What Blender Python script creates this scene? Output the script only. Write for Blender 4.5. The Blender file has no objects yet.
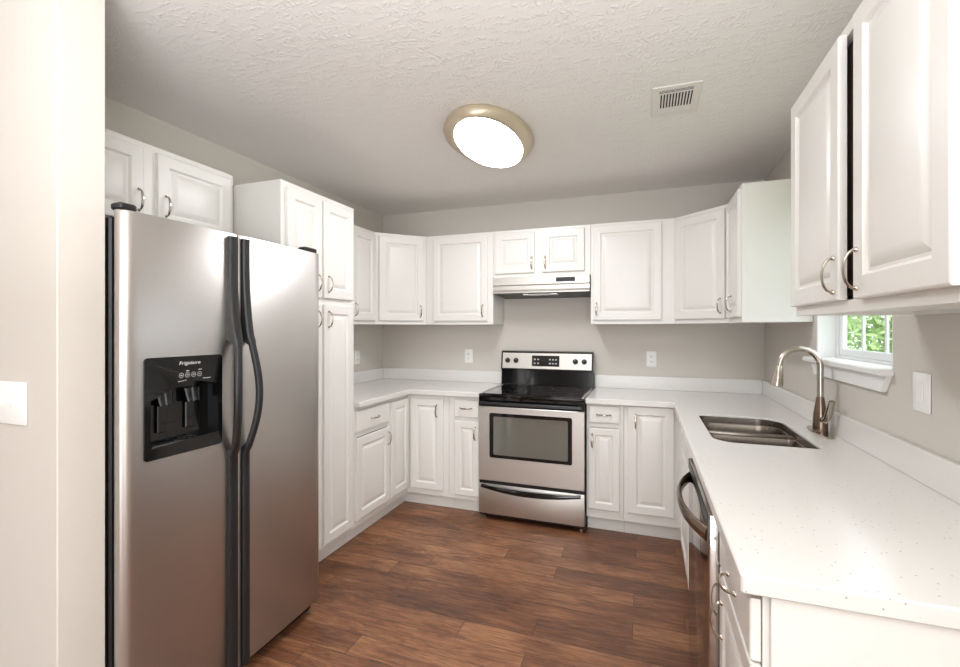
import bpy, bmesh, math, random
from mathutils import Vector, Matrix
from mathutils.geometry import tessellate_polygon
random.seed(7)
PI = math.pi
S = bpy.context.scene
C = S.collection

# ------------------------------------------------------------ camera, world, lights, exposure
cam_d = bpy.data.cameras.new('camera')
cam = bpy.data.objects.new('camera', cam_d); C.objects.link(cam)
cam.location = (2.355, -3.804, 1.384)
cam.rotation_euler = (PI/2, 0, math.radians(19.807))
cam_d.sensor_width = 36; cam_d.lens = 36*458.909/960
cam_d.shift_y = -4.624/960; cam_d.clip_start = 0.02
S.camera = cam
S.view_settings.view_transform = 'Standard'; S.view_settings.look = 'None'
S.view_settings.gamma = 1; S.view_settings.use_curve_mapping = False
S.view_settings.exposure = 0.2

world = bpy.data.worlds.new('sky'); S.world = world; world.use_nodes = True
bg = world.node_tree.nodes['Background']
bg.inputs[0].default_value = (0.86, 0.93, 1.0, 1); bg.inputs[1].default_value = 3.0

def area(name, loc, rot, sx, sy, power, col=(1, 1, 1), spread=180):
    l = bpy.data.lights.new(name, 'AREA'); l.shape = 'RECTANGLE'; l.size = sx; l.size_y = sy
    l.energy = power; l.color = col; l.spread = math.radians(spread)
    o = bpy.data.objects.new(name, l); C.objects.link(o); o.location = loc; o.rotation_euler = rot
    return o
# unseen area lights added to imitate daylight behind the camera; no windows built
area('daylight_fill_rear', (2.1, -8.9, 1.15), (PI/2, 0, 0), 1.9, 2.2, 92, (0.93, 0.97, 1.0))
area('daylight_fill_right', (3.12, -5.6, 1.35), (PI/2, 0, PI/2), 3.0, 2.2, 38, (0.93, 0.97, 1.0))  # added fill for the faces turned towards the right wall
area('ceiling_fill', (2.25, -4.3, 1.45), (PI, 0, 0), 1.4, 1.0, 82, (0.93, 0.965, 1.0))  # added upward fill to brighten the ceiling, no lamp stands here

# ------------------------------------------------------------ materials
def lin(c): 
    return tuple(((x/255)/12.92 if x/255 <= .04045 else ((x/255+.055)/1.055)**2.4) for x in c) + (1,)
def mat(name, col, rough=.5, metal=0, spec=.5, coat=0, emit=None, est=0):
    m = bpy.data.materials.new(name); m.use_nodes = True
    b = m.node_tree.nodes['Principled BSDF']
    b.inputs['Base Color'].default_value = lin(col); b.inputs['Roughness'].default_value = rough
    b.inputs['Metallic'].default_value = metal; b.inputs['Specular IOR Level'].default_value = spec
    b.inputs['Coat Weight'].default_value = coat
    if emit: b.inputs['Emission Color'].default_value = lin(emit); b.inputs['Emission Strength'].default_value = est
    return m
def nodes(m): return m.node_tree.nodes, m.node_tree.links, m.node_tree.nodes['Principled BSDF']
def add_noise(m, scale=(1, 1, 1), nscale=5, amount=.06, bump=0, bdist=.002, detail=3, rough_amt=0):
    N, L, b = nodes(m)
    tc = N.new('ShaderNodeTexCoord'); mp = N.new('ShaderNodeMapping'); mp.inputs['Scale'].default_value = scale
    L.new(tc.outputs['Object'], mp.inputs[0])
    n = N.new('ShaderNodeTexNoise'); n.inputs['Scale'].default_value = nscale; n.inputs['Detail'].default_value = detail
    L.new(mp.outputs[0], n.inputs['Vector'])
    base = b.inputs['Base Color'].default_value[:]
    mx = N.new('ShaderNodeMix'); mx.data_type = 'RGBA'
    mx.inputs[6].default_value = tuple(max(0, c*(1-amount)) for c in base[:3])+(1,)
    mx.inputs[7].default_value = tuple(min(1, c*(1+amount)) for c in base[:3])+(1,)
    L.new(n.outputs[0], mx.inputs[0]); L.new(mx.outputs[2], b.inputs['Base Color'])
    if bump:
        bp = N.new('ShaderNodeBump'); bp.inputs['Strength'].default_value = bump; bp.inputs['Distance'].default_value = bdist
        L.new(n.outputs[0], bp.inputs['Height']); L.new(bp.outputs[0], b.inputs['Normal'])
    if rough_amt:
        mr = N.new('ShaderNodeMapRange'); r = b.inputs['Roughness'].default_value
        mr.inputs[3].default_value = r-rough_amt; mr.inputs[4].default_value = r+rough_amt
        L.new(n.outputs[0], mr.inputs[0]); L.new(mr.outputs[0], b.inputs['Roughness'])
    return m

M = {}
M['wall'] = add_noise(mat('greige_paint', (213, 207, 199), .75, spec=.25), nscale=180, amount=.012, bump=.08, bdist=.001)
M['white'] = add_noise(mat('white_cabinet_paint', (236, 234, 229), .32, spec=.5), (60, 60, 2), 4, .008)
M['trim'] = add_noise(mat('white_trim_paint', (244, 244, 242), .35), nscale=30, amount=.01)
M['vinyl'] = add_noise(mat('white_vinyl', (240, 243, 244), .4), nscale=30, amount=.01)
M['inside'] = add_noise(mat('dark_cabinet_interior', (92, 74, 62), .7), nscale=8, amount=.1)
M['plastic'] = add_noise(mat('white_plastic', (246, 246, 243), .35), nscale=30, amount=.01)
M['vent_paint'] = add_noise(mat('off_white_vent_paint', (232, 227, 221), .5), nscale=30, amount=.01)
M['dark'] = add_noise(mat('dark_slot', (25, 23, 22), .7), nscale=20, amount=.1)
M['steel'] = add_noise(mat('brushed_stainless_steel', (200, 196, 192), .38, 1), (2, 2, 160), 3, .035, bump=.02, bdist=.0005, rough_amt=.04)
M['steel_h'] = add_noise(mat('brushed_steel_horizontal_grain', (216, 212, 206), .42, 1), (3, 3, 200), 3, .04, rough_amt=.03)
M['steel_dw'] = add_noise(mat('polished_stainless_steel', (172, 166, 160), .1, 1), (3, 3, 200), 3, .04, rough_amt=.03)
M['sink'] = add_noise(mat('satin_sink_steel', (142, 134, 126), .26, 1), (80, 80, 80), 3, .05, bump=.05, bdist=.0005)
M['nickel'] = add_noise(mat('brushed_nickel', (192, 184, 172), .22, 1), nscale=60, amount=.04)
M['brass'] = add_noise(mat('satin_nickel_fixture', (206, 192, 168), .4, .55), nscale=60, amount=.03)
M['bronze'] = add_noise(mat('dark_nickel', (136, 118, 105), .25, 1), nscale=60, amount=.04)
M['black'] = add_noise(mat('black_plastic', (26, 26, 27), .35), nscale=40, amount=.1)
M['char'] = add_noise(mat('charcoal_handle_plastic', (34, 35, 36), .34), nscale=60, amount=.08)
M['gloss_black'] = add_noise(mat('glossy_black_plastic', (14, 14, 15), .12, coat=.3), nscale=40, amount=.1)
M['glass_black'] = add_noise(mat('black_ceramic_glass', (22, 20, 20), .07, coat=.5), nscale=40, amount=.1)
M['grey_mark'] = mat('light_grey_print', (205, 205, 202), .5)
M['oven_glass'] = add_noise(mat('smoked_oven_glass', (112, 112, 104), .08, spec=.9, coat=.6), nscale=3, amount=.15)
M['lens'] = mat('glowing_lens', (255, 253, 248), .4, emit=(250, 251, 255), est=27)
M['trunk'] = add_noise(mat('tree_bark', (96, 82, 66), .9), nscale=12, amount=.3, bump=.4, bdist=.02)
M['leaf'] = add_noise(mat('green_leaves', (158, 184, 118), .6), nscale=2.5, amount=.35)
M['leaf2'] = add_noise(mat('pale_green_leaves', (188, 206, 158), .6), nscale=2.5, amount=.3)
M['lawn'] = add_noise(mat('lawn_green', (128, 158, 88), .9), nscale=6, amount=.3)

M['steel'].node_tree.nodes['Principled BSDF'].inputs['Anisotropic'].default_value = .6; M['steel'].node_tree.nodes['Principled BSDF'].inputs['Anisotropic Rotation'].default_value = .25

# window glass: mostly see-through, a little reflection
g = bpy.data.materials.new('window_glass'); g.use_nodes = True; M['glass'] = g
N, L = g.node_tree.nodes, g.node_tree.links; N.remove(N['Principled BSDF'])
tr = N.new('ShaderNodeBsdfTransparent'); gl = N.new('ShaderNodeBsdfGlossy'); gl.inputs['Roughness'].default_value = .02
ms = N.new('ShaderNodeMixShader'); ms.inputs[0].default_value = .07
L.new(tr.outputs[0], ms.inputs[1]); L.new(gl.outputs[0], ms.inputs[2]); L.new(ms.outputs[0], N['Material Output'].inputs[0])

# ceiling: skip-trowel texture
m = mat('textured_ceiling_paint', (240, 237, 233), .8, spec=.2); M['ceiling'] = m
N, L, b = nodes(m)
tc = N.new('ShaderNodeTexCoord')
n1 = N.new('ShaderNodeTexNoise'); n1.inputs['Scale'].default_value = 12; n1.inputs['Detail'].default_value = 5; n1.inputs['Distortion'].default_value = 2.2
mp = N.new('ShaderNodeMapping'); mp.inputs['Scale'].default_value = (.55, 2.0, 1); mp.inputs['Rotation'].default_value = (0, 0, .5)
L.new(tc.outputs['Object'], mp.inputs[0]); L.new(mp.outputs[0], n1.inputs['Vector'])
wv = N.new('ShaderNodeTexWave'); wv.inputs['Scale'].default_value = 13; wv.inputs['Distortion'].default_value = 14; wv.inputs['Detail'].default_value = 3; wv.inputs['Detail Scale'].default_value = 1.6
L.new(tc.outputs['Object'], wv.inputs['Vector'])
r1 = N.new('ShaderNodeValToRGB'); r1.color_ramp.elements[0].position = .45; r1.color_ramp.elements[1].position = .62
L.new(n1.outputs[0], r1.inputs[0])
ml = N.new('ShaderNodeMath'); ml.operation = 'MULTIPLY'; L.new(r1.outputs[0], ml.inputs[0]); L.new(wv.outputs[0], ml.inputs[1])
bp = N.new('ShaderNodeBump'); bp.inputs['Strength'].default_value = .3; bp.inputs['Distance'].default_value = .008
L.new(ml.outputs[0], bp.inputs['Height']); L.new(bp.outputs[0], b.inputs['Normal'])

# quartz worktop
m = mat('white_quartz', (240, 237, 232), .2, spec=.5); M['quartz'] = m
N, L, b = nodes(m)
tc = N.new('ShaderNodeTexCoord')
vo = N.new('ShaderNodeTexVoronoi'); vo.inputs['Scale'].default_value = 95
L.new(tc.outputs['Object'], vo.inputs['Vector'])
r1 = N.new('ShaderNodeValToRGB'); r1.color_ramp.elements[0].position = .10; r1.color_ramp.elements[1].position = .24
L.new(vo.outputs['Distance'], r1.inputs[0])
sp = N.new('ShaderNodeSeparateColor'); L.new(vo.outputs['Color'], sp.inputs[0])
gt = N.new('ShaderNodeMath'); gt.operation = 'GREATER_THAN'; gt.inputs[1].default_value = .86; L.new(sp.outputs[0], gt.inputs[0])
iv = N.new('ShaderNodeMath'); iv.operation = 'SUBTRACT'; iv.inputs[0].default_value = 1; L.new(r1.outputs[0], iv.inputs[1])
mm = N.new('ShaderNodeMath'); mm.operation = 'MULTIPLY'; L.new(iv.outputs[0], mm.inputs[0]); L.new(gt.outputs[0], mm.inputs[1])
mx = N.new('ShaderNodeMix'); mx.data_type = 'RGBA'; mx.inputs[6].default_value = lin((231, 229, 225)); mx.inputs[7].default_value = lin((172, 167, 160))
L.new(mm.outputs[0], mx.inputs[0]); L.new(mx.outputs[2], b.inputs['Base Color'])

# hand-scraped brown plank floor, boards running along X
m = mat('brown_plank_floor', (110, 74, 54), .36, spec=.5); M['floor'] = m
N, L, b = nodes(m)
tc = N.new('ShaderNodeTexCoord')
br = N.new('ShaderNodeTexBrick'); br.offset = .37; br.offset_frequency = 2; br.squash = 1.35; br.squash_frequency = 3
br.inputs['Scale'].default_value = 1; br.inputs['Mortar Size'].default_value = .0016; br.inputs['Mortar Smooth'].default_value = .2
br.inputs['Brick Width'].default_value = 1.15; br.inputs['Row Height'].default_value = .127
br.inputs['Color1'].default_value = (0, 0, 0, 1); br.inputs['Color2'].default_value = (1, 1, 1, 1); br.inputs['Mortar'].default_value = (.5, .5, .5, 1)
L.new(tc.outputs['Object'], br.inputs['Vector'])
# grain offset per board
ad = N.new('ShaderNodeVectorMath'); ad.operation = 'MULTIPLY_ADD'; ad.inputs[1].default_value = (7, 13, 5)
L.new(br.outputs['Color'], ad.inputs[0]); L.new(tc.outputs['Object'], ad.inputs[2])
mp = N.new('ShaderNodeMapping'); mp.inputs['Scale'].default_value = (1.6, 13, 1); L.new(ad.outputs[0], mp.inputs[0])
gn = N.new('ShaderNodeTexNoise'); gn.inputs['Scale'].default_value = 2.2; gn.inputs['Detail'].default_value = 8; gn.inputs['Roughness'].default_value = .7; gn.inputs['Distortion'].default_value = 2.2
L.new(mp.outputs[0], gn.inputs['Vector'])
mp2 = N.new('ShaderNodeMapping'); mp2.inputs['Scale'].default_value = (2.5, 5, 1); L.new(ad.outputs[0], mp2.inputs[0])
bn = N.new('ShaderNodeTexNoise'); bn.inputs['Scale'].default_value = 1.2; bn.inputs['Detail'].default_value = 3; L.new(mp2.outputs[0], bn.inputs['Vector'])
cr = N.new('ShaderNodeValToRGB'); e = cr.color_ramp.elements
e[0].position = .28; e[0].color = lin((66, 43, 33)); e[1].position = .76; e[1].color = lin((176, 126, 88))
x = e.new(.5); x.color = lin((119, 76, 52))
s1 = N.new('ShaderNodeMath'); s1.operation = 'MULTIPLY_ADD'; s1.inputs[1].default_value = .16; L.new(br.outputs['Color'], s1.inputs[0])
s2 = N.new('ShaderNodeMath'); s2.operation = 'MULTIPLY_ADD'; s2.inputs[1].default_value = .45; s2.inputs[2].default_value = -.305; L.new(bn.outputs[0], s2.inputs[0])
s3 = N.new('ShaderNodeMath'); s3.operation = 'MULTIPLY_ADD'; s3.inputs[1].default_value = .75; L.new(gn.outputs[0], s3.inputs[0]); L.new(s2.outputs[0], s3.inputs[2])
mp3 = N.new('ShaderNodeMapping'); mp3.inputs['Scale'].default_value = (5, 62, 1); L.new(ad.outputs[0], mp3.inputs[0])
fn = N.new('ShaderNodeTexNoise'); fn.inputs['Scale'].default_value = 2.4; fn.inputs['Detail'].default_value = 6; fn.inputs['Roughness'].default_value = .7; fn.inputs['Distortion'].default_value = .8; L.new(mp3.outputs[0], fn.inputs['Vector'])
s4 = N.new('ShaderNodeMath'); s4.operation = 'MULTIPLY_ADD'; s4.inputs[1].default_value = .30; L.new(fn.outputs[0], s4.inputs[0]); L.new(s3.outputs[0], s4.inputs[2])
L.new(s4.outputs[0], s1.inputs[2]); L.new(s1.outputs[0], cr.inputs[0])
mo = N.new('ShaderNodeMix'); mo.data_type = 'RGBA'; mo.inputs[7].default_value = lin((62, 40, 30))
L.new(br.outputs['Fac'], mo.inputs[0]); L.new(cr.outputs[0], mo.inputs[6]); L.new(mo.outputs[2], b.inputs['Base Color'])
hs = N.new('ShaderNodeMath'); hs.operation = 'MULTIPLY_ADD'; hs.inputs[1].default_value = -1.2; L.new(br.outputs['Fac'], hs.inputs[0]); L.new(gn.outputs[0], hs.inputs[2])
bp = N.new('ShaderNodeBump'); bp.inputs['Strength'].default_value = .6; bp.inputs['Distance'].default_value = .005
L.new(hs.outputs[0], bp.inputs['Height']); L.new(bp.outputs[0], b.inputs['Normal'])

# ------------------------------------------------------------ mesh helpers
def box(bm, x0, x1, y0, y1, z0, z1, bev=0, seg=1):
    r = bmesh.ops.create_cube(bm, size=1)
    for v in r['verts']:
        v.co = Vector((x0+(v.co.x+.5)*(x1-x0), y0+(v.co.y+.5)*(y1-y0), z0+(v.co.z+.5)*(z1-z0)))
    if bev:
        es = list({e for v in r['verts'] for e in v.link_edges})
        bmesh.ops.bevel(bm, geom=es, offset=bev, segments=seg, profile=.5, affect='EDGES', clamp_overlap=True)
def tube(bm, pts, rad, seg=12, ry=None, cap=True, up=None):
    """sweep an ellipse (rad, ry) along pts"""
    pts = [Vector(p) for p in pts]; n = len(pts)
    if not hasattr(rad, '__len__'): rad = [rad]*n
    if ry is None: ry = rad
    elif not hasattr(ry, '__len__'): ry = [ry]*n
    rings = []; a = None
    for i, p in enumerate(pts):
        t = (pts[min(i+1, n-1)]-pts[max(i-1, 0)]).normalized()
        if a is None:
            a = Vector(up) if up else (Vector((0, 0, 1)) if abs(t.z) < .9 else Vector((1, 0, 0)))
        a = (a-t*a.dot(t)).normalized(); c = t.cross(a)
        rings.append([bm.verts.new(p+a*rad[i]*math.cos(2*PI*k/seg)+c*ry[i]*math.sin(2*PI*k/seg)) for k in range(seg)])
    for i in range(n-1):
        for k in range(seg):
            bm.faces.new((rings[i][k], rings[i][(k+1) % seg], rings[i+1][(k+1) % seg], rings[i+1][k]))
    if cap:
        bm.faces.new(rings[0][::-1]); bm.faces.new(rings[-1])
def lathe(bm, prof, center=(0, 0, 0), seg=32, sx=1, sy=1, mtx=None, closed=True):
    rings = []
    for r, z in prof:
        ring = []
        for k in range(seg):
            p = Vector((r*sx*math.cos(2*PI*k/seg), r*sy*math.sin(2*PI*k/seg), z))
            if mtx: p = mtx @ p
            ring.append(bm.verts.new(p+Vector(center)))
        rings.append(ring)
    for i in range(len(rings)-1):
        for k in range(seg):
            bm.faces.new((rings[i][k], rings[i][(k+1) % seg], rings[i+1][(k+1) % seg], rings[i+1][k]))
    if closed:
        bm.faces.new(rings[0][::-1]); bm.faces.new(rings[-1])
def extrude_profile(bm, prof, x0, x1, axis='x'):
    """closed profile of (y,z) swept along x"""
    def P(t, a, b_): return (t, a, b_) if axis == 'x' else ((a, t, b_) if axis == 'y' else (a, b_, t))
    A = [bm.verts.new(P(x0, a, b_)) for a, b_ in prof]; B = [bm.verts.new(P(x1, a, b_)) for a, b_ in prof]
    n = len(prof)
    for k in range(n): bm.faces.new((A[k], A[(k+1) % n], B[(k+1) % n], B[k]))
    bm.faces.new(A[::-1]); bm.faces.new(B)
def obj(name, bm, m, parent=None, loc=None, rot=None, smooth=True, ang=32):
    bmesh.ops.recalc_face_normals(bm, faces=bm.faces)
    me = bpy.data.meshes.new(name); bm.to_mesh(me); bm.free()
    if m: me.materials.append(M[m] if isinstance(m, str) else m)
    if smooth:
        for p in me.polygons: p.use_smooth = True
        me.set_sharp_from_angle(angle=math.radians(ang))
    o = bpy.data.objects.new(name, me); C.objects.link(o)
    if loc: o.location = loc
    if rot: o.rotation_euler = rot
    if parent: o.parent = parent
    return o
def nb(): return bmesh.new()
def tag(o, label, cat, group=None):
    o['label'] = label; o['category'] = cat
    if group: o['group'] = group
    return o
def thing(name, label, cat, loc=(0, 0, 0), rz=0, group=None):
    o = bpy.data.objects.new(name, None); C.objects.link(o); o.empty_display_size = .1
    o.location = loc; o.rotation_euler = (0, 0, rz)
    return tag(o, label, cat, group)
def struct(name, bm, m, parent=None, **k):
    o = obj(name, bm, m, parent, **k)
    if not parent: o['kind'] = 'structure'
    return o
def rrect(x0, x1, y0, y1, r, seg=6):
    if not hasattr(r, '__len__'): r = (r,)*4
    out = []
    for (cx, cy, a0, rr) in ((x1, y1, 0, r[0]), (x0, y1, 90, r[1]), (x0, y0, 180, r[2]), (x1, y0, 270, r[3])):
        sx = -1 if cx == x1 else 1; sy = -1 if cy == y1 else 1
        for k in range(seg+1):
            a = math.radians(a0+90*k/seg)
            out.append((cx+sx*rr+rr*math.cos(a), cy+sy*rr+rr*math.sin(a)))
    return out
def offset_poly(P, d):
    """inset a CCW polygon by d"""
    n = len(P); out = []
    for i in range(n):
        p0, p1, p2 = Vector(P[i-1]), Vector(P[i]), Vector(P[(i+1) % n])
        e1 = (p1-p0); e2 = (p2-p1)
        if e1.length < 1e-7: e1 = e2
        if e2.length < 1e-7: e2 = e1
        n1 = Vector((-e1.y, e1.x)).normalized(); n2 = Vector((-e2.y, e2.x)).normalized()
        b_ = (n1+n2)
        if b_.length < 1e-6: b_ = n1
        b_.normalize(); k = d/max(.35, b_.dot(n1))
        out.append((p1.x+b_.x*k, p1.y+b_.y*k))
    return out
def slab(bm, outer, z0, z1, holes=(), bev=.004):
    """horizontal slab with eased top and bottom edges and optional holes; outer CCW, holes CCW"""
    o_in = offset_poly(outer, bev) if bev else outer
    def ring(P, z): return [bm.verts.new((x, y, z)) for x, y in P]
    def band(a, b_):
        n = len(a)
        for k in range(n): bm.faces.new((a[k], a[(k+1) % n], b_[(k+1) % n], b_[k]))
    R = [ring(o_in, z0), ring(outer, z0+bev), ring(outer, z1-bev), ring(o_in, z1)]
    for i in range(3): band(R[i], R[i+1])
    HT, HB = [], []
    for h in holes:
        r = [ring(h, z0), ring(h, z1-bev*.6), ring(offset_poly(h, -bev*.6), z1)]
        band(r[0], r[1]); band(r[1], r[2]); HB.append(r[0]); HT.append(r[2])
    for top, hs in ((R[3], HT), (R[0], HB)):
        loops = [[v.co.copy() for v in top]]+[[v.co.copy() for v in h] for h in hs]
        flat = list(top)+[v for h in hs for v in h]
        for t in tessellate_polygon(loops):
            try: bm.faces.new([flat[i] for i in t])
            except ValueError: pass

# ------------------------------------------------------------ cabinet kit
def panel(w, h, t=.019, fw=.058, raised=True):
    """raised-panel door: local x 0..w, z 0..h, back y=0, front y=-t"""
    bm = nb()
    rings = [(0, 0), (0, -t+.004), (.0015, -t+.0015), (.005, -t)]
    if raised:
        fw = min(fw, w*.26, h*.3)
        rr = [(fw-.006, -t), (fw-.003, -t+.004), (fw+.002, -t+.010), (fw+.009, -t+.010), (fw+.012, -t+.008)]
        k = min(.022, w*.09, h*.09)
        rr += [(fw+.012+k, -t+.0015), (fw+.015+k, -t+.001)]
        rings += rr
    vs = []
    for i, y in rings:
        vs.append([bm.verts.new(p) for p in ((i, y, i), (w-i, y, i), (w-i, y, h-i), (i, y, h-i))])
    for a, b_ in zip(vs, vs[1:]):
        for k in range(4): bm.faces.new((a[k], a[(k+1) % 4], b_[(k+1) % 4], b_[k]))
    bm.faces.new(vs[-1]); bm.faces.new(vs[0][::-1])
    return bm
def pull(parent, x, z, t=.019, vert=True, ln=.090, out=.027, m='nickel'):
    """arched bow pull with small round feet"""
    bm = nb(); n = 18; pts = []; r1 = []; r2 = []
    for i in range(n+1):
        a = PI*i/n; s = math.sin(a)
        pts.append((0, -out*s**.8 if s > 1e-9 else 0, -ln/2*math.cos(a)*(1.0 if True else 0)))
        q = abs(math.cos(a)); r1.append(.0032+.0026*s); r2.append(.0028+.0008*q)
    tube(bm, pts, r1, 8, r2, up=(1, 0, 0))
    for zz in (-ln/2, ln/2):
        lathe(bm, [(.0068, 0), (.0068, .003), (.005, .006), (.003, .009)], (0, 0, zz), 12, mtx=Matrix.Rotation(PI/2, 4, 'X'))
    return obj('handle', bm, m, parent, (x, -t, z), (0, 0 if vert else PI/2, 0))
def door(root, x0, x1, z0, z1, y=0, handle=None, name='door', fw=.058, m='white', rz=0, loc=None, vert=True, t=.019, raised=True):
    d = obj(name, panel(x1-x0, z1-z0, t, fw, raised), m, root, loc or (x0, y-.0005, z0), (0, 0, rz), ang=20)
    if handle: pull(d, handle[0]-x0, handle[1]-z0, t, vert)
    return d
def drawer(root, x0, x1, z0, z1, handle=None, **k):
    return door(root, x0, x1, z0, z1, handle=handle, name='drawer', fw=.02, vert=False, raised=False, **k)
def carcass(root, w, d, z0, z1, cols=(), rails=(), top=True, fr=.03, name='carcass', lip=.012, fl=None, frr=None, fb=None):
    """hollow cabinet body: sides, back, floor, top; face frame stands on its front plane y=0..0.019"""
    fl = fl or fr; frr = frr or fr; fb = fb or fr
    bm = nb(); p = .016
    box(bm, 0, p, .019, d, z0, z1); box(bm, w-p, w, .019, d, z0, z1)
    box(bm, p, w-p, d-.006, d, z0, z1)
    box(bm, p, w-p, .019, d-.006, z0+lip, z0+lip+p)
    if top: box(bm, p, w-p, .019, d-.006, z1-p, z1)
    box(bm, 0, fl, 0, .019, z0, z1, .0012); box(bm, w-frr, w, 0, .019, z0, z1, .0012)
    box(bm, fl, w-frr, 0, .019, z0, z0+fb); box(bm, fl, w-frr, 0, .019, z1-fr, z1)
    for a, b_ in cols: box(bm, a, b_, 0, .019, z0+fb, z1-fr)
    for a, b_ in rails: box(bm, fl, w-frr, .0005, .0185, a, b_)
    return obj(name, bm, 'white', root)
def toe(root, w, y=.057, h=.1):
    bm = nb(); box(bm, 0, w, y, y+.016, 0, h, .001); return obj('toe_kick', bm, 'white', root)

RL, RR = PI/2, -PI/2
WX = 3.164; CH = 2.462
ZB, ZT = 1.42, 2.163
UG = 'white raised-panel wall cabinets'; BG = 'white raised-panel base cabinets'

# ------------------------------------------------------------ room shell
bm = nb(); box(bm, -2.6, 3.4, -12.1, .12, -.05, 0); fl = struct('floor', bm, 'floor', smooth=False)
bm = nb(); box(bm, -2.6, 3.4, -12.1, .12, CH, CH+.05); struct('ceiling', bm, 'ceiling', smooth=False)
bm = nb(); box(bm, -.1, WX+.16, 0, .12, 0, CH); struct('wall_back', bm, 'wall', smooth=False)
bm = nb(); box(bm, -.1, 0, -2.87, 0, 0, CH); struct('wall_left', bm, 'wall', smooth=False)
bm = nb(); box(bm, -2.6, .797, -2.992, -2.868, 0, CH, .003); struct('wall_partition', bm, 'wall', smooth=False)
# right wall with the opening over the sink
wy0, wy1, wz0, wz1 = -1.82, -1.056, 1.225, 2.08
bm = nb(); T = .12
box(bm, WX, WX+T, wy1, 0, 0, CH); box(bm, WX, WX+T, -12.1, wy0, 0, CH)
box(bm, WX, WX+T, wy0, wy1, 0, wz0); box(bm, WX, WX+T, wy0, wy1, wz1, CH)
struct('wall_right', bm, 'wall', smooth=False)
bm = nb(); box(bm, -2.6, 3.4, -12.1, -12.0, 0, CH); struct('wall_rear', bm, 'wall', smooth=False)
bm = nb(); box(bm, -2.6, -2.5, -12.0, -2.992, 0, CH); struct('wall_far_left', bm, 'wall', smooth=False)
bm = nb(); box(bm, 3.4, 30, -30, 30, -.3, -.25); o = obj('lawn', bm, 'lawn', smooth=False); o['kind'] = 'structure'; o.name = 'ground'

# window over the sink
bm = nb()
box(bm, WX+.002, WX+.08, wy1-.012, wy1-.0005, wz0, wz1, .001); box(bm, WX+.002, WX+.08, wy0+.0005, wy0+.012, wz0, wz1, .001)
box(bm, WX+.002, WX+.08, wy0+.012, wy1-.012, wz1-.012, wz1-.0005, .001)
win = struct('window_1', bm, 'trim')
bm = nb()
x0, x1 = WX+.08, WX+.118
a, b_ = wy0+.001, wy1-.001
for (ya, yb, za, zb) in ((a, a+.035, wz0, wz1), (b_-.035, b_, wz0, wz1), (a+.035, b_-.035, wz1-.035, wz1), (a+.035, b_-.035, wz0, wz0+.03)):
    box(bm, x0, x1, ya, yb, za, zb, .003)
struct('window_frame', bm, 'vinyl', win)
zm = (wz0+wz1)/2
for nm, za, zb, xo in (('lower_sash', wz0+.03, zm+.02, .006), ('upper_sash', zm-.015, wz1-.035, .024)):
    bm = nb(); ya, yb = a+.035, b_-.035; s = .034; xx, xy = x0+xo, x0+xo+.016
    box(bm, xx, xy, ya, ya+s, za, zb, .003); box(bm, xx, xy, yb-s, yb, za, zb, .003)
    box(bm, xx, xy, ya+s, yb-s, za, za+s, .003); box(bm, xx, xy, ya+s, yb-s, zb-s, zb, .003)
    gw = yb-ya-2*s
    for k in (1, 2): yy = ya+s+gw*k/3; box(bm, xx+.004, xy-.004, yy-.009, yy+.009, za+s, zb-s)
    zz = (za+zb)/2; box(bm, xx+.0045, xy-.0045, ya+s, yb-s, zz-.009, zz+.009)
    sh = struct(nm, bm, 'vinyl', win)
    bm = nb(); box(bm, xx+.006, xx+.010, ya+s-.003, yb-s+.003, za+s-.003, zb-s+.003); struct('pane', bm, 'glass', sh, smooth=False)
bm = nb()
slab(bm, [(WX-.045, wy0-.008), (WX-.0005, wy0-.008), (WX-.0005, wy0+.001), (WX+.079, wy0+.001), (WX+.079, wy1-.001), (WX-.0005, wy1-.001), (WX-.0005, wy1+.05), (WX-.045, wy1+.05)], wz0-.006, wz0+.018, bev=.005)
struct('window_sill', bm, 'trim', win)
bm = nb()   # apron board with tapered ends
pr_ = [(wy0+.004, wz0-.007), (wy0+.045, wz0-.066), (wy1-.03, wz0-.066), (wy1+.012, wz0-.007)]
extrude_profile(bm, pr_, WX-.018, WX-.0005); struct('window_apron', bm, 'trim', win, smooth=False)

# baseboard strip on the partition and the right wall behind the camera
bm = nb(); box(bm, -2.5, .799, -3.006, -2.9925, 0, .09, .003); struct('baseboard_partition', bm, 'trim')
bm = nb(); box(bm, WX-.014, WX-.0005, -11.99, -2.84, 0, .09, .003); struct('baseboard_right', bm, 'trim')

# ------------------------------------------------------------ wall cabinets
# above the refrigerator
t = thing('wall_cabinet', 'short two-door white wall cabinet above the refrigerator', 'cabinet', (.306, -2.866, 0), RL, UG)
w = .9; carcass(t, w, .3, 1.82, 2.193, cols=((.43, .492),))
door(t, .02, .431, 1.84, 2.165, handle=(.408, 1.935)); door(t, .491, .875, 1.84, 2.165, handle=(.527, 1.935))
# left wall, past the pantry
t = thing('wall_cabinet', 'white wall cabinet between the tall pantry cabinet and the left corner cabinet', 'cabinet', (.305, -1.302, 0), RL, UG)
carcass(t, .69, .3, ZB, ZT, cols=((.33, .38),))
door(t, .03, .345, 1.45, 2.138, handle=(.315, 1.53)); door(t, .368, .676, 1.45, 2.138, handle=(.40, 1.53))

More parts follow.
